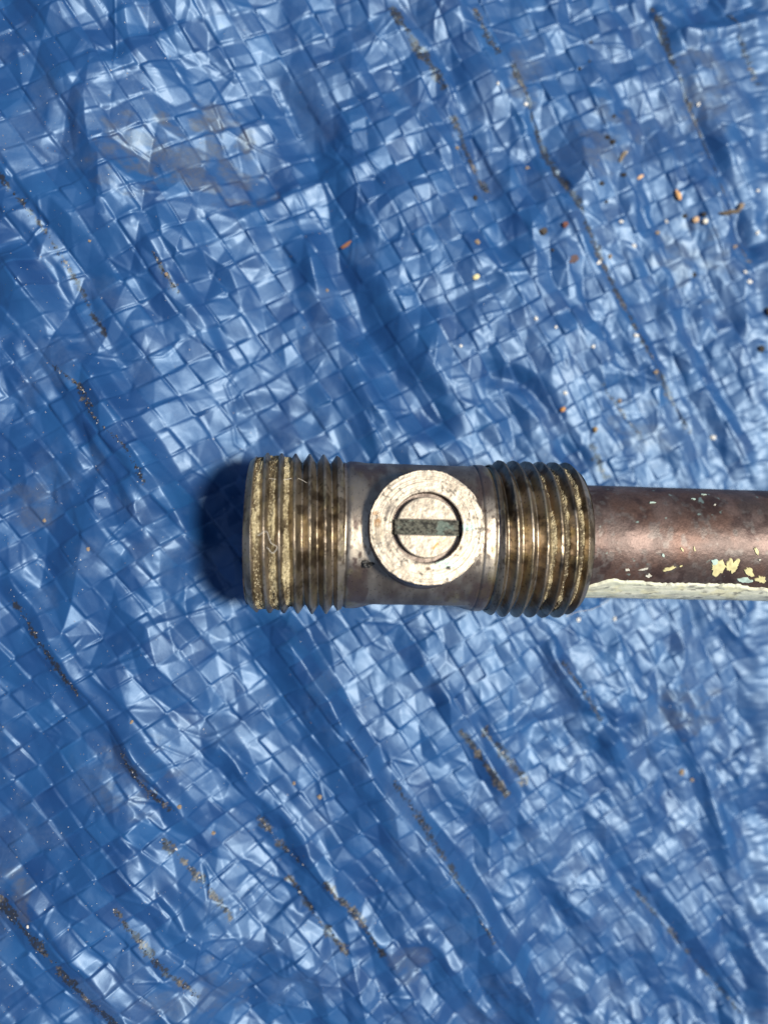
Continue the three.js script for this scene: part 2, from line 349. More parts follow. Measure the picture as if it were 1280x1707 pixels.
function threadedEnd(x0, x1, end, seed, label) {
  const nx = 260, nt = 420, darkTop = end > 0;
  const geo = gridGeo(nx, nt, (u, v) => {
    const x = lerp(x0, x1, u), th = (v - 0.5) * 2 * Math.PI, r = threadRadius(x, th, x0, x1, end, seed);
    const n = fbm(x * 1.1, th * 4, seed + 3, 4), g = fbm(x * 0.5, th * 1.6, seed + 8, 3);
    let c = mixc([0.36, 0.30, 0.23], [0.18, 0.145, 0.105], clamp(0.5 + n * 1.4));
    c = mixc(c, [0.40, 0.33, 0.22], 0.5 * sstep(0.05, 0.4, g));
    const sp = hash(Math.floor(x * 9), Math.floor(th * 70), seed + 5);
    c = mixc(c, [0.085, 0.062, 0.04], 0.8 * sstep(0.08, 0.26, fbm(x * 0.8 + 9, th * 5, seed + 51, 5)));
    c = mixc(c, [0.30, 0.25, 0.15], 0.6 * sstep(0.16, 0.3, fbm(x * 1.7, th * 9, seed + 61, 4)));
    if (sp > 0.975) c = mixc(c, [0.03, 0.025, 0.02], 0.9);
    if (darkTop) {
      const soot = sstep(0.0, 0.35, fbm(x * 0.7, th * 2.2, seed + 21, 4) + 0.45 * sstep(-0.3, -1.3, th) * sstep(x0 + 6, x0, x) - 0.08);
      c = mixc(c, [0.035, 0.03, 0.025], 0.85 * soot);
      c = mixc(c, [0.34, 0.22, 0.12], 0.45 * sstep(0.1, 0.4, fbm(x * 1.2, th * 1.5, seed + 31, 3)));
    }
    return { p: [x, r * Math.cos(th), r * Math.sin(th)], c, uv: [x * MM, th * 9.8 * MM] };
  }, true);
  const part = mesh('threaded_end', geo, threadMat, fitting); part.userData.label = label;
  // end face and bore
  const xe = end < 0 ? x0 : x1, re = R_MIN + 0.05;
  const face = gridGeo(14, 180, (u, v) => {
    const th = v * 2 * Math.PI, prof = [[0, re + 0.02], [0, 7.75], [0.25, 7.6], [11, 7.6]];
    const s = u * 3, k = Math.min(2, Math.floor(s)), t = s - k, dx = lerp(prof[k][0], prof[k + 1][0], t), r = lerp(prof[k][1], prof[k + 1][1], t);
    const n = fbm(th * 5, r * 2, seed + 40, 3);
    return { p: [xe - end * dx, r * Math.cos(th), r * Math.sin(th)], c: mixc([0.36, 0.29, 0.2], [0.12, 0.09, 0.07], clamp(0.5 + n)), uv: [r * MM, th * 8 * MM] };
  }, true);
  mesh('bore', face, bodyMat, part);
  return part;
}
const leftThread = threadedEnd(X_LEFT, X_LT, -1, 200, 'open threaded end with yellow residue in its first grooves');
const rightThread = threadedEnd(X_RT, X_RIGHT, 1, 300, 'sooty threaded end holding the copper pipe');
// jointing compound left in the grooves
function residue(parent, x0, x1, ox0, ox1, end, tseed, seed, fill, pale, dark, pk) {
  const geo = gridGeo(Math.round((x1 - x0) / 0.06), 620, (u, v) => {
    const x = lerp(x0, x1, u), th = (v - 0.5) * 2 * Math.PI;
    const lump = fbm(x * 2.2, th * 9, seed, 4), g = fbm(x * 0.6, th * 1.8, seed + 9, 3), edge = sstep(0, 0.1, u) * sstep(1, 0.9, u);
    const f = fill(x, th) + 0.45 * g;
    let r = R_MIN - 0.15 + edge * (clamp(f, 0, 1) * 0.85 + lump * 0.24 + 0.2 * hash(Math.round(x * 14), Math.round(th * 95), seed + 2));
    r = Math.min(r, R_MAJ - 0.25);
    let c = mixc(dark, pale, clamp(pk(x) + lump * 1.5 + 1.6 * fbm(x * 0.9 + 40, th * 3.2, seed + 14, 4) + 0.5 * (hash(Math.round(x * 10), Math.round(th * 80), seed + 7) - 0.5)));
    const sp = hash(Math.floor(x * 11), Math.floor(th * 95), seed + 3);
    if (sp > 0.93) c = mixc(c, [0.70, 0.62, 0.42], 0.7); else if (sp < 0.10) c = mixc(c, [0.05, 0.035, 0.015], 0.75);
    return { p: [x, r * Math.cos(th), r * Math.sin(th)], c, uv: [x * MM, th * 9.5 * MM] };
  }, true);
  const m = mesh('sealant_residue', geo, grimeMat, parent); m.userData.label = 'crusty yellow sealing compound packed in the grooves';
}
residue(leftThread, X_LEFT + 0.4, X_LEFT + 6.3, X_LEFT, X_LT, -1, 200, 400, (x, th) => 0.62 * sstep(X_LEFT + 6.2, X_LEFT + 4.6, x) + 0.1, [0.40, 0.34, 0.20], [0.085, 0.062, 0.03], x => 0.25 + 0.6 * sstep(X_LEFT + 3.2, X_LEFT + 4.4, x));
residue(rightThread, X_RIGHT - 6.8, X_RIGHT - 1.0, X_RT, X_RIGHT, 1, 300, 450, (x, th) => 0.42 * sstep(X_RIGHT - 6.5, X_RIGHT - 3.5, x), [0.38, 0.32, 0.19], [0.08, 0.06, 0.035], x => 0.4);

// body between the threads, with a flat on either side
const X_FL0 = axisAt(600), X_FL1 = axisAt(783), BOSS_H = 11.55, BOSS_R = 6.95;
{
  const geo = gridGeo(360, 520, (u, v) => {
    const x = lerp(X_LT - 0.15, X_RT + 0.15, u), th = (v - 0.5) * 2 * Math.PI;
    let R = 9.66;
    if (x > X_FL1) R = 9.74; 
    const g1 = (x - X_FL1) / 0.14; R -= 0.10 * Math.exp(-g1 * g1);        // turned line beside the collar
    const g2 = (x - X_RT + 0.15) / 0.35; R -= 0.32 * Math.exp(-g2 * g2);     // undercut before the thread
    const g3 = (x - X_LT - 0.1) / 0.3; R -= 0.22 * Math.exp(-g3 * g3);
    const flat = sstep(X_FL0 - 0.9, X_FL0 + 2.2, x) * sstep(X_FL1 + 0.2, X_FL1 - 2.2, x), s = Math.abs(Math.sin(th));
    if (flat > 0 && s > 0.8) { const rf = Math.min(R, (9.06 + 0.03 * vnoise(x, th * 4, 501)) / s); R = lerp(R, rf, flat); }
    R += 0.015 * vnoise(x * 1.5, th * 8, 502) + 0.02 * fbm(x * 0.8, th * 3, 503, 3);
    const n = fbm(x * 0.5, th * 2.4, 510, 4), m = fbm(x * 1.8, th * 12, 511, 3);
    let c = mixc([0.32, 0.275, 0.225], [0.165, 0.135, 0.11], clamp(0.5 + n * 1.5));
    c = mixc(c, [0.36, 0.29, 0.13], 0.5 * sstep(0.12, 0.4, fbm(x * 0.45, th * 3.1, 520, 3)));
    c = mixc(c, [0.13, 0.085, 0.075], 0.7 * sstep(0.1, 0.4, fbm(x * 0.4, th * 2.2, 530, 4)));
    // worn bare strips along the ridge beside the boss
    const bare = sstep(0.52, 0.2, Math.abs(th - 0.15 + 0.3 * n)) * (x < -6 || x > 6.2 ? 1 : 0.4);
    c = mixc(c, [0.55, 0.48, 0.38], bare * sstep(-0.25, 0.2, m + 0.15));
    if (hash(Math.floor(x * 12), Math.floor(th * 110), 540) > 0.985) c = mixc(c, [0.02, 0.018, 0.015], 0.9);
    const edge = flat > 0.5 ? Math.exp(-Math.pow((s - 0.955) / 0.006, 2)) : 0; c = mixc(c, [0.60, 0.50, 0.33], 0.7 * edge * clamp(0.6 + n * 2));
    return { p: [x, R * Math.cos(th), R * Math.sin(th)], c, uv: [x * MM, th * 9.6 * MM] };
  }, true);
  mesh('body', geo, bodyMat, fitting);
}
// raised boss: wall, faced top, gap round the plug
{
  const prof = [[BOSS_R + 0.25, 6.2], [BOSS_R + 0.02, 8.2], [BOSS_R - 0.02, BOSS_H - 0.14], [BOSS_R - 0.12, BOSS_H]];
  const wall = gridGeo(24, 260, (u, v) => {
    const s = u * 3, k = Math.min(2, Math.floor(s)), t = s - k, th = v * 2 * Math.PI;
    const r = lerp(prof[k][0], prof[k + 1][0], t) + (u > 0.6 ? 0.06 * vnoise(th * 6, 2, 600) + 0.03 * vnoise(th * 22, 3, 601) : 0), y = lerp(prof[k][1], prof[k + 1][1], t);
    const n = fbm(th * 3, y * 0.8, 605, 4);
    return { p: [r * Math.cos(th), y, r * Math.sin(th)], c: mixc([0.26, 0.22, 0.19], [0.12, 0.075, 0.06], clamp(0.5 + n * 1.5)), uv: [th * 6.5 * MM, y * MM] };
  }, true);
  const boss = mesh('boss', wall, bodyMat, fitting); boss.userData.label = 'round raised boss with a bare faced rim';
  const RI = 4.26;
  const stain = (x, z) => {
    const n = fbm(x * 1.2, z * 1.2, 620, 5), f = fbm(x * 4, z * 4, 625, 3), r = Math.hypot(x, z);
    let c = mixc([0.54, 0.475, 0.38], [0.39, 0.335, 0.26], clamp(0.45 + n * 1.5));
    c = mixc(c, [0.44, 0.39, 0.32], 0.6 * sstep(0.1, 0.5, vnoise(r * 14, Math.atan2(z, x) * 1.5, 630)));
    c = mixc(c, [0.10, 0.09, 0.075], 0.85 * sstep(0.24, 0.38, f * 0.7 + fbm(x * 1.6 + 7, z * 1.6, 640, 3) * 0.8));
    const blot = (cx, cz, rx, rz, col, k) => { const d = Math.hypot((x - cx) / rx, (z - cz) / rz); c = mixc(c, col, k * sstep(1.15, 0.55, d + 0.7 * f + 0.3 * n)); };
    blot(-5.9, -0.4, 0.5, 0.7, [0.24, 0.13, 0.05], 0.9); blot(-6.2, -1.5, 0.4, 0.4, [0.28, 0.16, 0.07], 0.7); blot(-5.8, 0.9, 0.8, 1.3, [0.30, 0.25, 0.18], 0.55);
    blot(-4.6, -2.0, 0.9, 1.0, [0.16, 0.14, 0.12], 0.6); blot(-4.7, 1.8, 0.6, 1.2, [0.2, 0.17, 0.14], 0.55);
    blot(4.8, -0.1, 1.2, 0.45, [0.30, 0.46, 0.40], 0.8); blot(2.4, 4.3, 1.5, 0.55, [0.40, 0.55, 0.47], 0.75); blot(2.5, 4.75, 0.3, 0.28, [0.02, 0.02, 0.02], 1); blot(0.1, 4.9, 0.36, 0.26, [0.06, 0.035, 0.02], 0.9);
    blot(4.6, 3.0, 1.6, 1.4, [0.62, 0.50, 0.36], 0.6);
    return c;
  };
  const top = gridGeo(70, 520, (u, v) => {
    const th = v * 2 * Math.PI, nick = 0.06 * vnoise(th * 6, 2, 600) + 0.03 * vnoise(th * 22, 3, 601);
    const r = lerp(RI, BOSS_R - 0.12 + nick, u), x = r * Math.cos(th), z = r * Math.sin(th);
    const y = BOSS_H + 0.02 * vnoise(r * 9, th * 1.2, 630) + 0.012 * fbm(x * 2, z * 2, 633, 3) - (u < 0.02 ? 0.05 : 0);
    return { p: [x, y, z], c: stain(x, z), uv: [x * MM, z * MM] };
  }, true);
  mesh('rim_face', top, faceMat, boss);
  const gap = gridGeo(24, 200, (u, v) => {
    const th = v * 2 * Math.PI, prof2 = [[RI, BOSS_H - 0.04], [RI - 0.02, BOSS_H - 1.1], [3.5, BOSS_H - 1.1], [0, BOSS_H - 1.12]];
    const s = u * 3, k = Math.min(2, Math.floor(s)), t = s - k, r = lerp(prof2[k][0], prof2[k + 1][0], t), y = lerp(prof2[k][1], prof2[k + 1][1], t), n = fbm(th * 4, y * 3 + r, 650, 3);
    return { p: [r * Math.cos(th), y, r * Math.sin(th)], c: mixc([0.24, 0.20, 0.17], [0.11, 0.085, 0.075], clamp(0.5 + n)), uv: [th * 4 * MM, (y + r) * MM] };
  }, true);
  mesh('recess', gap, bodyMat, boss);
  // slotted plug
  const plug = new THREE.Group(); plug.name = 'slotted_plug'; fitting.add(plug);
  const RP = 3.64, SL = 0.9, YT = BOSS_H - 0.05;
  const half = sgn => {
    const pos = [], col = [], uv = [], idx = [], NU = 90, NV = 60;
    const put = (x, y, z, c) => { pos.push(x * MM, y * MM, z * MM); col.push(...c); uv.push(x * MM, z * MM); return pos.length / 3 - 1; };
    const face = (x, z) => {
      const n = fbm(x * 1.3 + 11, z * 1.3, 660, 5), f = fbm(x * 5, z * 5 + 3, 665, 3);
      let c = mixc([0.52, 0.455, 0.365], [0.38, 0.325, 0.25], clamp(0.45 + 1.6 * n));
      c = mixc(c, [0.22, 0.20, 0.17], 0.75 * sstep(0.16, 0.34, f * 0.8 + 0.4 * n));
      const d = Math.abs((x - 1.0) * 0.78 + (z - 2.2) * 0.62), l = Math.abs((x - 1.0) * -0.62 + (z - 2.2) * 0.78);
      if (sgn > 0 && d < 0.16 && l < 0.55) c = [0.36, 0.23, 0.10];
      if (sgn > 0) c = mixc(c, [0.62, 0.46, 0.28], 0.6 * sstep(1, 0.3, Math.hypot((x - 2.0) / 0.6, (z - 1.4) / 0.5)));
      return c;
    };
    for (let j = 0; j <= NV; j++) for (let i = 0; i <= NU; i++) {
      const z0 = lerp(SL, RP - 0.001, j / NV), w = Math.sqrt(Math.max(0, RP * RP - z0 * z0)), x = lerp(-w, w, i / NU), z = z0 * sgn;
      const e = Math.min(RP - Math.hypot(x, z), (z0 - SL) * 1.0), y = YT - 0.10 * sstep(0.10, 0, e) + 0.015 * fbm(x * 2.5, z * 2.5, 670, 3);
      put(x, y, z, face(x, z));
    }
    const row = NU + 1;
    for (let j = 0; j < NV; j++) for (let i = 0; i < NU; i++) { const a = j * row + i; const t = [a, a + row, a + 1, a + 1, a + row, a + row + 1]; if (sgn < 0) t.reverse(); idx.push(...t); }
    // walls down to the recess floor
    const loop = []; for (let i = 0; i <= NU; i++) loop.push(i); for (let j = 1; j <= NV; j++) loop.push(j * row + NU); for (let i = NU - 1; i >= 0; i--) loop.push(NV * row + i); for (let j = NV - 1; j > 0; j--) loop.push(j * row);
    const lo = loop.map(v => [put(pos[v * 3] / MM, pos[v * 3 + 1] / MM - 0.002, pos[v * 3 + 2] / MM, [0.26, 0.22, 0.18]), put(pos[v * 3] / MM, BOSS_H - 1.08, pos[v * 3 + 2] / MM, [0.2, 0.17, 0.14])]);
    for (let k = 0; k < lo.length; k++) { const [a, b] = lo[k], [c, d] = lo[(k + 1) % lo.length]; idx.push(a, b, c, c, b, d); }
    const g = new THREE.BufferGeometry(); g.setAttribute('position', new THREE.Float32BufferAttribute(pos, 3)); g.setAttribute('color', new THREE.Float32BufferAttribute(col, 3)); g.setAttribute('uv', new THREE.Float32BufferAttribute(uv, 2));
    g.setIndex(idx); g.computeVertexNormals();
    mesh('plug_face', g, faceMat, plug);
  };
  half(-1); half(1);
  const slot = gridGeo(220, 56, (u, v) => {
    const x = lerp(-4.1, 4.1, u), z = lerp(-SL, SL, v), n = fbm(x * 3, z * 4, 680, 4), w = Math.abs(v - 0.5) * 2;
    const y = YT - 0.60 + 0.12 * fbm(x * 2.6, z * 3.3, 683, 4) + 0.10 * w * w + 0.05 * hash(Math.round(x * 9), Math.round(z * 11), 682) - 0.45 * sstep(3.75, 4.05, Math.abs(x));
    const speck = hash(Math.floor(x * 8), Math.floor(z * 9), 681);
    let c = mixc([0.11, 0.11, 0.085], [0.02, 0.02, 0.016], clamp(0.5 + n * 2 + (speck - 0.5) * 0.9));
    c = mixc(c, [0.19, 0.26, 0.22], 0.5 * sstep(0.0, 0.4, fbm(x * 1.2 + 5, z * 2, 690, 3) + 0.12 * u));
    return { p: [x, y, z], c, uv: [x * MM, z * MM] };
  });
  mesh('slot', slot, slotMat, plug).userData.label = 'slot crusted with greenish black corrosion';
}

// ------------------------------------------------------------------ copper pipe
const pipe = new THREE.Group(); pipe.name = 'copper_pipe'; pipe.position.copy(fitting.position); pipe.rotation.y = -YAW; scene.add(pipe);
tag(pipe, 'brown oxidised copper pipe with cream paint along one side, plugged into the fitting', 'pipe');
const RPIPE = 7.5, X_P0 = X_RIGHT - 9.5;
{
  const mat = new THREE.MeshStandardMaterial({ vertexColors: true, roughness: 0.5, metalness: 0.6, bumpMap: grainMetal, bumpScale: 0.00005 });
  const geo = gridGeo(560, 380, (u, v) => {
    const x = lerp(X_P0, X_PIPE_END, u), th = (v - 0.5) * 2 * Math.PI, n = fbm(x * 0.28, th * 1.8, 700, 5), m = fbm(x * 1.2, th * 8, 710, 4), f = vnoise(x * 7, th * 45, 712);
    let c = mixc([0.088, 0.064, 0.057], [0.115, 0.068, 0.053], clamp(0.5 + n * 1.8));
    c = mixc(c, [0.19, 0.135, 0.118], 0.55 * sstep(0.0, 0.35, fbm(x * 0.22 + 3, th * 1.4, 720, 4)));
    c = mixc(c, [0.045, 0.026, 0.024], 0.7 * sstep(0.06, 0.36, fbm(x * 0.35, th * 2.5, 730, 4)));
    c = mixc(c, [0.16, 0.15, 0.14], 0.4 * sstep(0.14, 0.4, m));
    c = mixc(c, [0.30, 0.42, 0.38], 0.7 * sstep(0.52, 0.66, fbm(x * 1.6, th * 11, 740, 2) + 0.25 * n));
    const k = 1 + 0.22 * f;
    const r = RPIPE + 0.02 * n + 0.006 * f;
    return { p: [x, r * Math.cos(th), r * Math.sin(th)], c: [c[0] * k, c[1] * k, c[2] * k], uv: [x * MM, th * RPIPE * MM] };
  }, true);
  mesh('tube', geo, mat, pipe);
  const inner = gridGeo(3, 80, (u, v) => { const th = v * 2 * Math.PI, r = u < 0.4 ? RPIPE : 6.8, x = u < 0.8 ? X_PIPE_END : X_P0; return { p: [x, r * Math.cos(th), r * Math.sin(th)], c: [0.2, 0.11, 0.08] }; }, true);
  mesh('inner_wall', inner, mat, pipe);
  const paintMat = new THREE.MeshStandardMaterial({ vertexColors: true, roughness: 0.55, metalness: 0, bumpMap: grainMetal, bumpScale: 0.00006 });
  const paintC = (x, th) => {
    const n = fbm(x * 0.5, th * 6, 760, 4), l = fbm(x * 0.35, th * 16, 765, 3);
    let c = mixc([0.66, 0.66, 0.52], [0.55, 0.57, 0.43], clamp(0.5 + 1.6 * l));
    c = mixc(c, [0.64, 0.60, 0.34], 0.5 * sstep(0.05, 0.4, n));
    c = mixc(c, [0.30, 0.30, 0.25], 0.6 * sstep(0.12, 0.36, fbm(x * 0.5, th * 14, 771, 4))); c = mixc(c, [0.16, 0.155, 0.13], 0.75 * sstep(0.24, 0.40, fbm(x * 0.9, th * 18, 770, 3)));
    return c;
  };
  const layer = gridGeo(520, 60, (u, v) => {
    const x = lerp(X_RIGHT - 1.2, X_PIPE_END, u), e = x - X_RIGHT;
    let t0 = 0.73 + 0.05 * fbm(x * 0.5, 1, 780, 4) + 0.018 * vnoise(x * 2.6, 2, 781) - 0.07 * Math.exp(-Math.pow((e - 3.6) / 1.0, 2)) - 0.05 * Math.exp(-Math.pow((e - 8.0) / 2.2, 2)) + 0.10 * sstep(3, 0, e) + 0.08 * sstep(18, 27, e);
    const th = lerp(t0, 2.75, v * v * 0.6 + v * 0.4), edge = Math.min(1, v / 0.05) * Math.min(1, (1 - v) / 0.03);
    const r = RPIPE - 0.06 + edge * (0.24 + 0.05 * vnoise(x * 0.9, th * 5, 782) + 0.05 * fbm(x * 0.4, th * 14, 783, 3)) + 0.06 * Math.exp(-Math.pow((v - 0.07) / 0.04, 2));
    return { p: [x, r * Math.cos(th), r * Math.sin(th)], c: paintC(x, th), uv: [x * MM, th * RPIPE * MM] };
  });
  mesh('paint_layer', layer, paintMat, pipe).userData.label = 'cream paint left along the lower side of the pipe';
  const flake = (px, py, w, h, tint, seed, rot = 0) => {                       // centre pixel, size in mm
    const p = at(px, py, AXIS_Y + 6.6), x0 = along(p[0], p[1]) + 0, z = across(p[0], p[1]), t0 = Math.asin(clamp(z / RPIPE, -0.95, 0.95));
    const g = gridGeo(14, 40, (u, v) => {
      const a = v * 2 * Math.PI, R = u * (0.72 + 0.36 * vnoise(Math.cos(a) * 1.6 + seed, Math.sin(a) * 1.6, seed) + 0.16 * vnoise(Math.cos(a) * 5, Math.sin(a) * 5 + seed, seed + 1));
      const du = R * Math.cos(a) * w / 2, dv = R * Math.sin(a) * h / 2, dx = du * Math.cos(rot) - dv * Math.sin(rot), dt = (du * Math.sin(rot) + dv * Math.cos(rot)) / RPIPE;
      const r = RPIPE + (u > 0.93 ? -0.02 : 0.11 + 0.03 * vnoise(dx * 2, dt * 15, seed + 2)), th = t0 + dt, k = 0.9 + 0.18 * vnoise(dx * 3, dt * 25, seed + 3);
      return { p: [x0 + dx, r * Math.cos(th), r * Math.sin(th)], c: tint.map(c => c * k), uv: [dx * MM, dt * 7 * MM] };
    }, true);
    mesh('paint_flake', g, paintMat, pipe);
  };
  const Y = [0.66, 0.60, 0.30], W = [0.62, 0.60, 0.50], G = [0.45, 0.58, 0.50];
  flake(1191, 945, 2.6, 2.9, Y, 801, 0.7); flake(1216, 943, 1.9, 2.7, Y, 802, 0.1); flake(1186, 936, 1.3, 1.2, G, 803); flake(1246, 952, 2.6, 1.0, Y, 804, 0.7); flake(1244, 968, 2.8, 0.9, G, 805);
  flake(1270, 966, 2.0, 1.6, Y, 806, 0.5); flake(1045, 950, 1.0, 0.5, W, 807); flake(1070, 949, 1.7, 0.5, W, 808, -0.2); flake(1112, 948, 2.0, 0.7, Y, 809, -0.3); flake(1132, 943, 0.6, 0.35, Y, 810, -0.6);
  flake(1082, 960, 1.2, 0.8, W, 811); flake(1131, 916, 1.0, 0.4, Y, 812, 0.9); flake(1151, 915, 1.0, 0.3, Y, 813, 1.1); flake(1254, 919, 1.5, 0.5, Y, 814, 1.0); flake(1279, 922, 1.2, 0.7, Y, 815, 0.8);
  flake(1167, 832, 0.7, 0.4, G, 816, 0.4); flake(1093, 838, 1.0, 0.35, G, 817); flake(1190, 824, 0.9, 0.4, G, 818); flake(1198, 842, 0.6, 0.25, W, 819, -0.7); flake(1260, 932, 0.5, 0.3, W, 820); flake(1100, 925, 0.5, 0.6, G, 821);
}

// ------------------------------------------------------------------ loose bits
const matte = (c, r = 0.75) => new THREE.MeshStandardMaterial({ color: new THREE.Color().setRGB(...c), roughness: r, metalness: 0 });
function lumpGeo(sx, sy, sz, seed, rough = 0.35, point = 0) {
  const g = new THREE.IcosahedronGeometry(1, 3), p = g.attributes.position;
  for (let k = 0; k < p.count; k++) {
    const x = p.getX(k), y = p.getY(k), z = p.getZ(k), n = 1 + rough * (vnoise(x * 1.7 + seed, y * 1.7 + z * 1.3, seed) + 0.4 * vnoise(x * 4, z * 4 + y * 3, seed + 1)), t = 1 - point * Math.max(0, x) * 0.8;
    p.setXYZ(k, x * n * sx * MM, y * n * sy * t * MM, z * n * sz * t * MM);
  }
  g.computeVertexNormals(); return g;
}
function onSheet(px, py) { let y = 0, p; for (let k = 0; k < 8; k++) { p = at(px, py, y); y = tarpHeight(p[0], p[1]); } return [p[0], y, p[1]]; }
function bit(name, label, category, group, px, py, size, turn, color, opts = {}) {
  const [x, y, z] = onSheet(px, py), m = mesh(name, lumpGeo(size[0], size[1], size[2], Math.round(px * 7 + py), opts.rough, opts.point), matte(color, opts.r));
  m.position.set(x * MM, (y + size[1] * 0.75) * MM, z * MM); m.rotation.y = turn; return tag(m, label, category, group);
}
const ORANGE = [0.62, 0.34, 0.14], TAN = [0.24, 0.18, 0.12], BARK = [0.10, 0.075, 0.05], SOOT = [0.018, 0.016, 0.015], RED = [0.13, 0.045, 0.03], WHITE = [0.72, 0.70, 0.64], CREAM = [0.66, 0.58, 0.30];
bit('seed_husk', 'pointed orange seed husk lying on the blue tarpaulin', 'seed', null, 1128, 326, [0.95, 0.35, 0.42], -1.15 + Math.PI, ORANGE, { rough: 0.12, point: 0.8 });
bit('seed_husk', 'small oval pale orange husk beside a dark bark sliver', 'seed', null, 1066, 296, [0.62, 0.25, 0.26], 0.6, [0.68, 0.42, 0.22], { rough: 0.1 });
bit('wood_chip', 'tan wood chip touching a round white pebble', 'wood chip', null, 1158, 367, [0.55, 0.3, 0.42], 0.2, [0.55, 0.36, 0.2]);
bit('pebble', 'round white pebble touching a tan wood chip', 'pebble', null, 1173, 370, [0.4, 0.35, 0.42], 0, [0.78, 0.72, 0.58], { rough: 0.12 });
bit('soil_crumb', 'black soil crumb wedged behind the white pebble', 'soil crumb', null, 1171, 358, [0.36, 0.3, 0.34], 0, SOOT);
bit('bark_sliver', 'curled brown bark sliver bent like a hook', 'bark', null, 1212, 355, [1.5, 0.28, 0.3], 0.12, BARK, { rough: 0.5, point: 0.2 });
bit('wood_chip', 'pale brown splinter end standing on the hooked bark sliver', 'wood chip', null, 1233, 344, [0.75, 0.3, 0.34], 0.9, TAN, { rough: 0.5 });
bit('bark_sliver', 'dark bark sliver with a pale edge near the oval husk', 'bark', null, 1036, 262, [0.95, 0.22, 0.25], 0.95, [0.16, 0.13, 0.09], { rough: 0.5 });
bit('wood_chip', 'thin pale splinter resting along a dark bark sliver', 'wood chip', null, 1041, 258, [0.62, 0.16, 0.12], 0.95, [0.62, 0.52, 0.38]);
bit('twig_fragment', 'slender reddish brown twig fragment lying on a dark fold', 'twig', null, 581, 406, [1.35, 0.18, 0.24], 0.6, [0.19, 0.075, 0.03], { rough: 0.35, point: 0.5 });
bit('paint_chip', 'yellowish cream paint chip with a lime edge', 'paint chip', null, 793, 462, [0.5, 0.22, 0.38], 0.5, CREAM, { rough: 0.3 });
bit('soil_crumb', 'black and tan soil crumb left of a red bark crumb', 'soil crumb', null, 905, 387, [0.55, 0.35, 0.4], 0.5, [0.05, 0.04, 0.03], { rough: 0.5 });
bit('bark_crumb', 'rust red bark crumb beside the black and tan crumb', 'bark crumb', null, 941, 375, [0.42, 0.28, 0.36], 0.2, RED, { rough: 0.5 });
bit('bark_crumb', 'flattened ragged dark red bark crumb', 'bark crumb', null, 956, 432, [0.7, 0.15, 0.45], 0.5, [0.085, 0.05, 0.05], { rough: 0.6 });
bit('leaf_fragment', 'orange brown leaf fragment by the threaded end', 'leaf fragment', null, 937, 683, [0.4, 0.22, 0.34], 0.9, [0.46, 0.22, 0.07], { rough: 0.3 });
bit('soil_crumb', 'tan soil crumb between the pipe and the orange leaf fragment', 'soil crumb', null, 990, 716, [0.4, 0.25, 0.4], 0.2, [0.26, 0.17, 0.07], { rough: 0.5 });
const grit = (list, name, label, category, group, size, color, flat = 0.6) => list.forEach(([px, py, k = 1]) => bit(name, label, category, group, px, py, [size * k * 1.15, size * k * flat, size * k], px % 3, color, { rough: 0.55 }));
grit([[1012, 229], [1020, 237], [1002, 306, 0.8], [1039, 292, 0.9], [1023, 194, 0.7], [792, 330, 0.9], [984, 71, 0.6], [1141, 360, 0.8], [1157, 458, 0.9], [1279, 520, 1.5], [1268, 582, 1.2], [1010, 336, 0.6], [966, 115, 0.6], [982, 103, 0.5], [921, 417, 0.6]],
  'soil_grain', 'tiny black soil grain scattered on the tarpaulin', 'soil grain', 'black soil grains', 0.32, SOOT);
grit([[1035, 370], [1056, 410, 0.9], [997, 438], [1163, 174, 0.9], [1262, 318, 0.8], [1262, 388, 0.9], [1248, 470, 1.1], [1241, 454, 0.9], [1110, 370, 0.9], [893, 532, 0.9], [926, 546, 0.7], [988, 578, 1], [1059, 559, 1], [1187, 729, 1.2], [964, 1033, 0.9], [1024, 1032, 1], [942, 655, 0.8], [830, 140, 0.7], [876, 174, 0.8], [768, 577, 0.7]],
  'sand_grain', 'tiny pale sand grain scattered on the tarpaulin', 'sand grain', 'pale sand grains', 0.26, WHITE);
grit([[1224, 412], [1095, 389, 1.1], [1016, 428, 0.9], [1092, 620], [1032, 668, 0.9], [762, 247, 0.8], [879, 280, 0.8], [795, 404, 1.1], [300, 1345, 0.8], [356, 1388, 0.8], [533, 1328, 0.9], [490, 1306, 0.7], [220, 1204, 0.7], [1135, 1287, 1.2], [1152, 1300, 0.8], [278, 457, 0.7], [75, 868, 0.8], [148, 915, 0.8], [150, 402, 0.5], [545, 484, 0.7]],
  'wood_crumb', 'tiny tan wood crumb scattered on the tarpaulin', 'wood crumb', 'tan wood crumbs', 0.28, TAN);
{ // black blob on the fitting, and fluff
  const blob = mesh('tar_blob', lumpGeo(0.62, 0.3, 0.45, 91, 0.7), matte([0.008, 0.008, 0.008], 0.6), fitting); const p = at(611, 940, AXIS_Y + 9), x = along(p[0], p[1]), z = across(p[0], p[1]);
  const zz = z * Math.cos(0.125) + 9 * -Math.sin(-0.125) ; blob.position.set(x * MM, Math.sqrt(9.66 * 9.66 - zz * zz) * MM, zz * MM); blob.userData.label = 'black tar crumb stuck beside the boss';
}
function fibre(label, pts, radius, color) {
  const c = new THREE.CatmullRomCurve3(pts.map(([px, py, y]) => { const h = y ?? null; if (h === null) { const s = onSheet(px, py); return new THREE.Vector3(s[0] * MM, (s[1] + 0.25) * MM, s[2] * MM); } const p = at(px, py, h); return new THREE.Vector3(p[0] * MM, h * MM, p[1] * MM); }));
  tag(mesh('fibre', new THREE.TubeGeometry(c, 60, radius * MM, 5), matte(color, 0.6)), label, 'fibre');
}
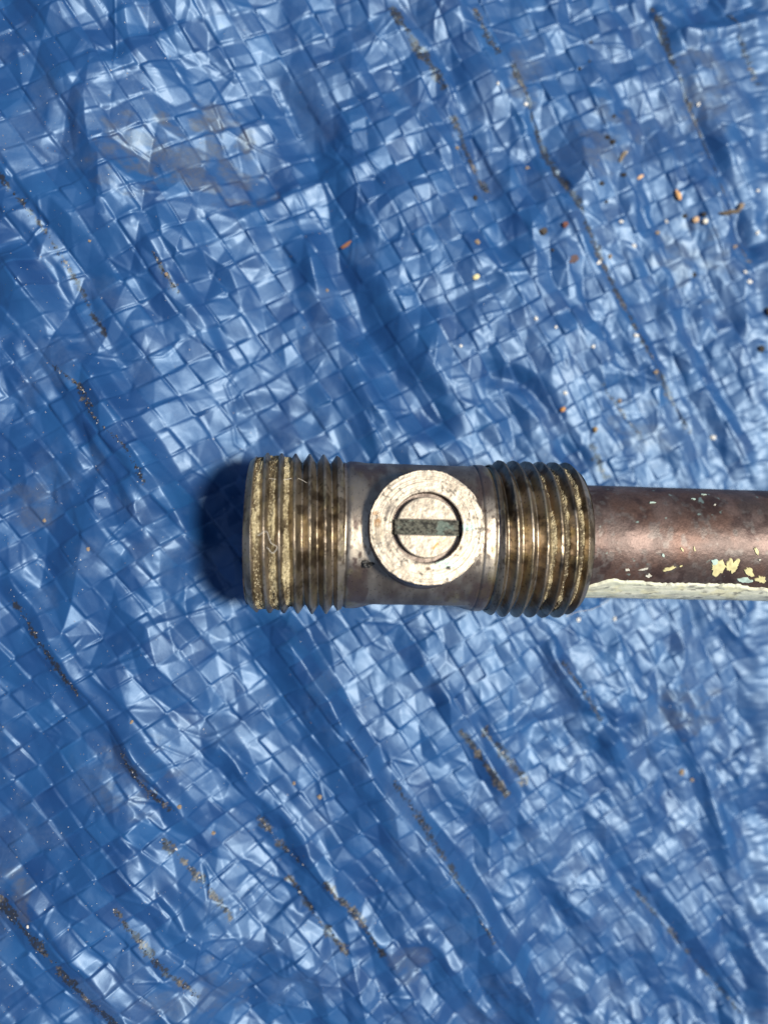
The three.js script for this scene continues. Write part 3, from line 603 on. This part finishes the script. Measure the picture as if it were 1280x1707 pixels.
fibre('fine pale hair trailing from the threaded end below the pipe', [[942, 1028, 3], [962, 1020, 3], [985, 1016, 3], [1003, 1008, 3.5], [1015, 1000, 4]], 0.035, [0.5, 0.48, 0.44]);
fibre('fine pale hair lying across the yellow thread grooves', [[417, 803, 17.6], [440, 797, 17.4], [470, 800, 17.8], [495, 797, 17.6], [512, 805, 18.2]], 0.03, [0.6, 0.56, 0.48]);
fibre('curled pale hair on the first thread grooves', [[430, 893, 21.1], [444, 886, 21.2], [452, 905, 21.1], [462, 912, 21.1], [455, 922, 21.0], [445, 912, 21.1]], 0.03, [0.6, 0.58, 0.52]);
{ // dust: far too fine to count
  const n = 1500, im = new THREE.InstancedMesh(new THREE.TetrahedronGeometry(1 * MM, 0), matte([0.55, 0.53, 0.48], 0.8), n), M = new THREE.Matrix4(), q = new THREE.Quaternion(), s = new THREE.Vector3(), col = new THREE.Color();
  for (let k = 0; k < n; k++) {
    const px = rnd() < 0.65 ? rnd() * rnd() * 900 : rnd() * 1280, py = rnd() * 1707, [x, y, z] = onSheet(px, py), r = 0.035 + 0.075 * rnd() * rnd();
    q.setFromEuler(new THREE.Euler(rnd() * 6, rnd() * 6, rnd() * 6)); s.set(r * (1 + 1.5 * rnd() * rnd()), r * 0.6, r);
    M.compose(new THREE.Vector3(x * MM, (y + r * 0.3) * MM, z * MM), q, s); im.setMatrixAt(k, M);
    const t = rnd(); im.setColorAt(k, t < 0.5 ? col.setRGB(1.2, 1.2, 1.25) : t < 0.8 ? col.setRGB(0.8, 0.65, 0.5) : col.setRGB(0.4, 0.3, 0.25));
  }
  im.name = 'dust'; tag(im, 'fine pale dust specks sprinkled over the tarpaulin', 'dust', null, 'stuff'); im.castShadow = im.receiveShadow = true; scene.add(im);
}
{ // grit lodged in the splits of the sheet
  const n = 1800, im = new THREE.InstancedMesh(new THREE.IcosahedronGeometry(1 * MM, 0), matte([0.5, 0.5, 0.5], 0.85), n), M = new THREE.Matrix4(), q = new THREE.Quaternion(), s = new THREE.Vector3(), col = new THREE.Color();
  for (let k = 0; k < n; k++) {
    const d = dirtList[Math.floor(rnd() * dirtList.length)], u = rnd() * (d.P.length - 1.001), i = Math.floor(u), f = u - i, off = (rnd() + rnd() - 1) * d.w * 1.5;
    const x = lerp(d.P[i][0], d.P[i + 1][0], f) + off, z = lerp(d.P[i][1], d.P[i + 1][1], f) + 0.3 * (rnd() - 0.5), r = 0.05 + 0.16 * rnd() * rnd() * rnd();
    q.setFromEuler(new THREE.Euler(rnd() * 6, rnd() * 6, rnd() * 6)); s.set(r * (1 + rnd()), r * 0.7, r);
    M.compose(new THREE.Vector3(x * MM, (tarpHeight(x, z) + r * 0.3) * MM, z * MM), q, s); im.setMatrixAt(k, M);
    const t = rnd(); im.setColorAt(k, t < 0.72 ? col.setRGB(0.035, 0.032, 0.03) : t < 0.93 ? col.setRGB(0.34, 0.28, 0.2) : col.setRGB(1.1, 1.05, 0.95));
  }
  im.name = 'grit'; tag(im, 'black and tan grit lodged along the creases of the tarpaulin', 'grit', null, 'stuff'); im.castShadow = im.receiveShadow = true; scene.add(im);
}
renderer.render(scene, camera);
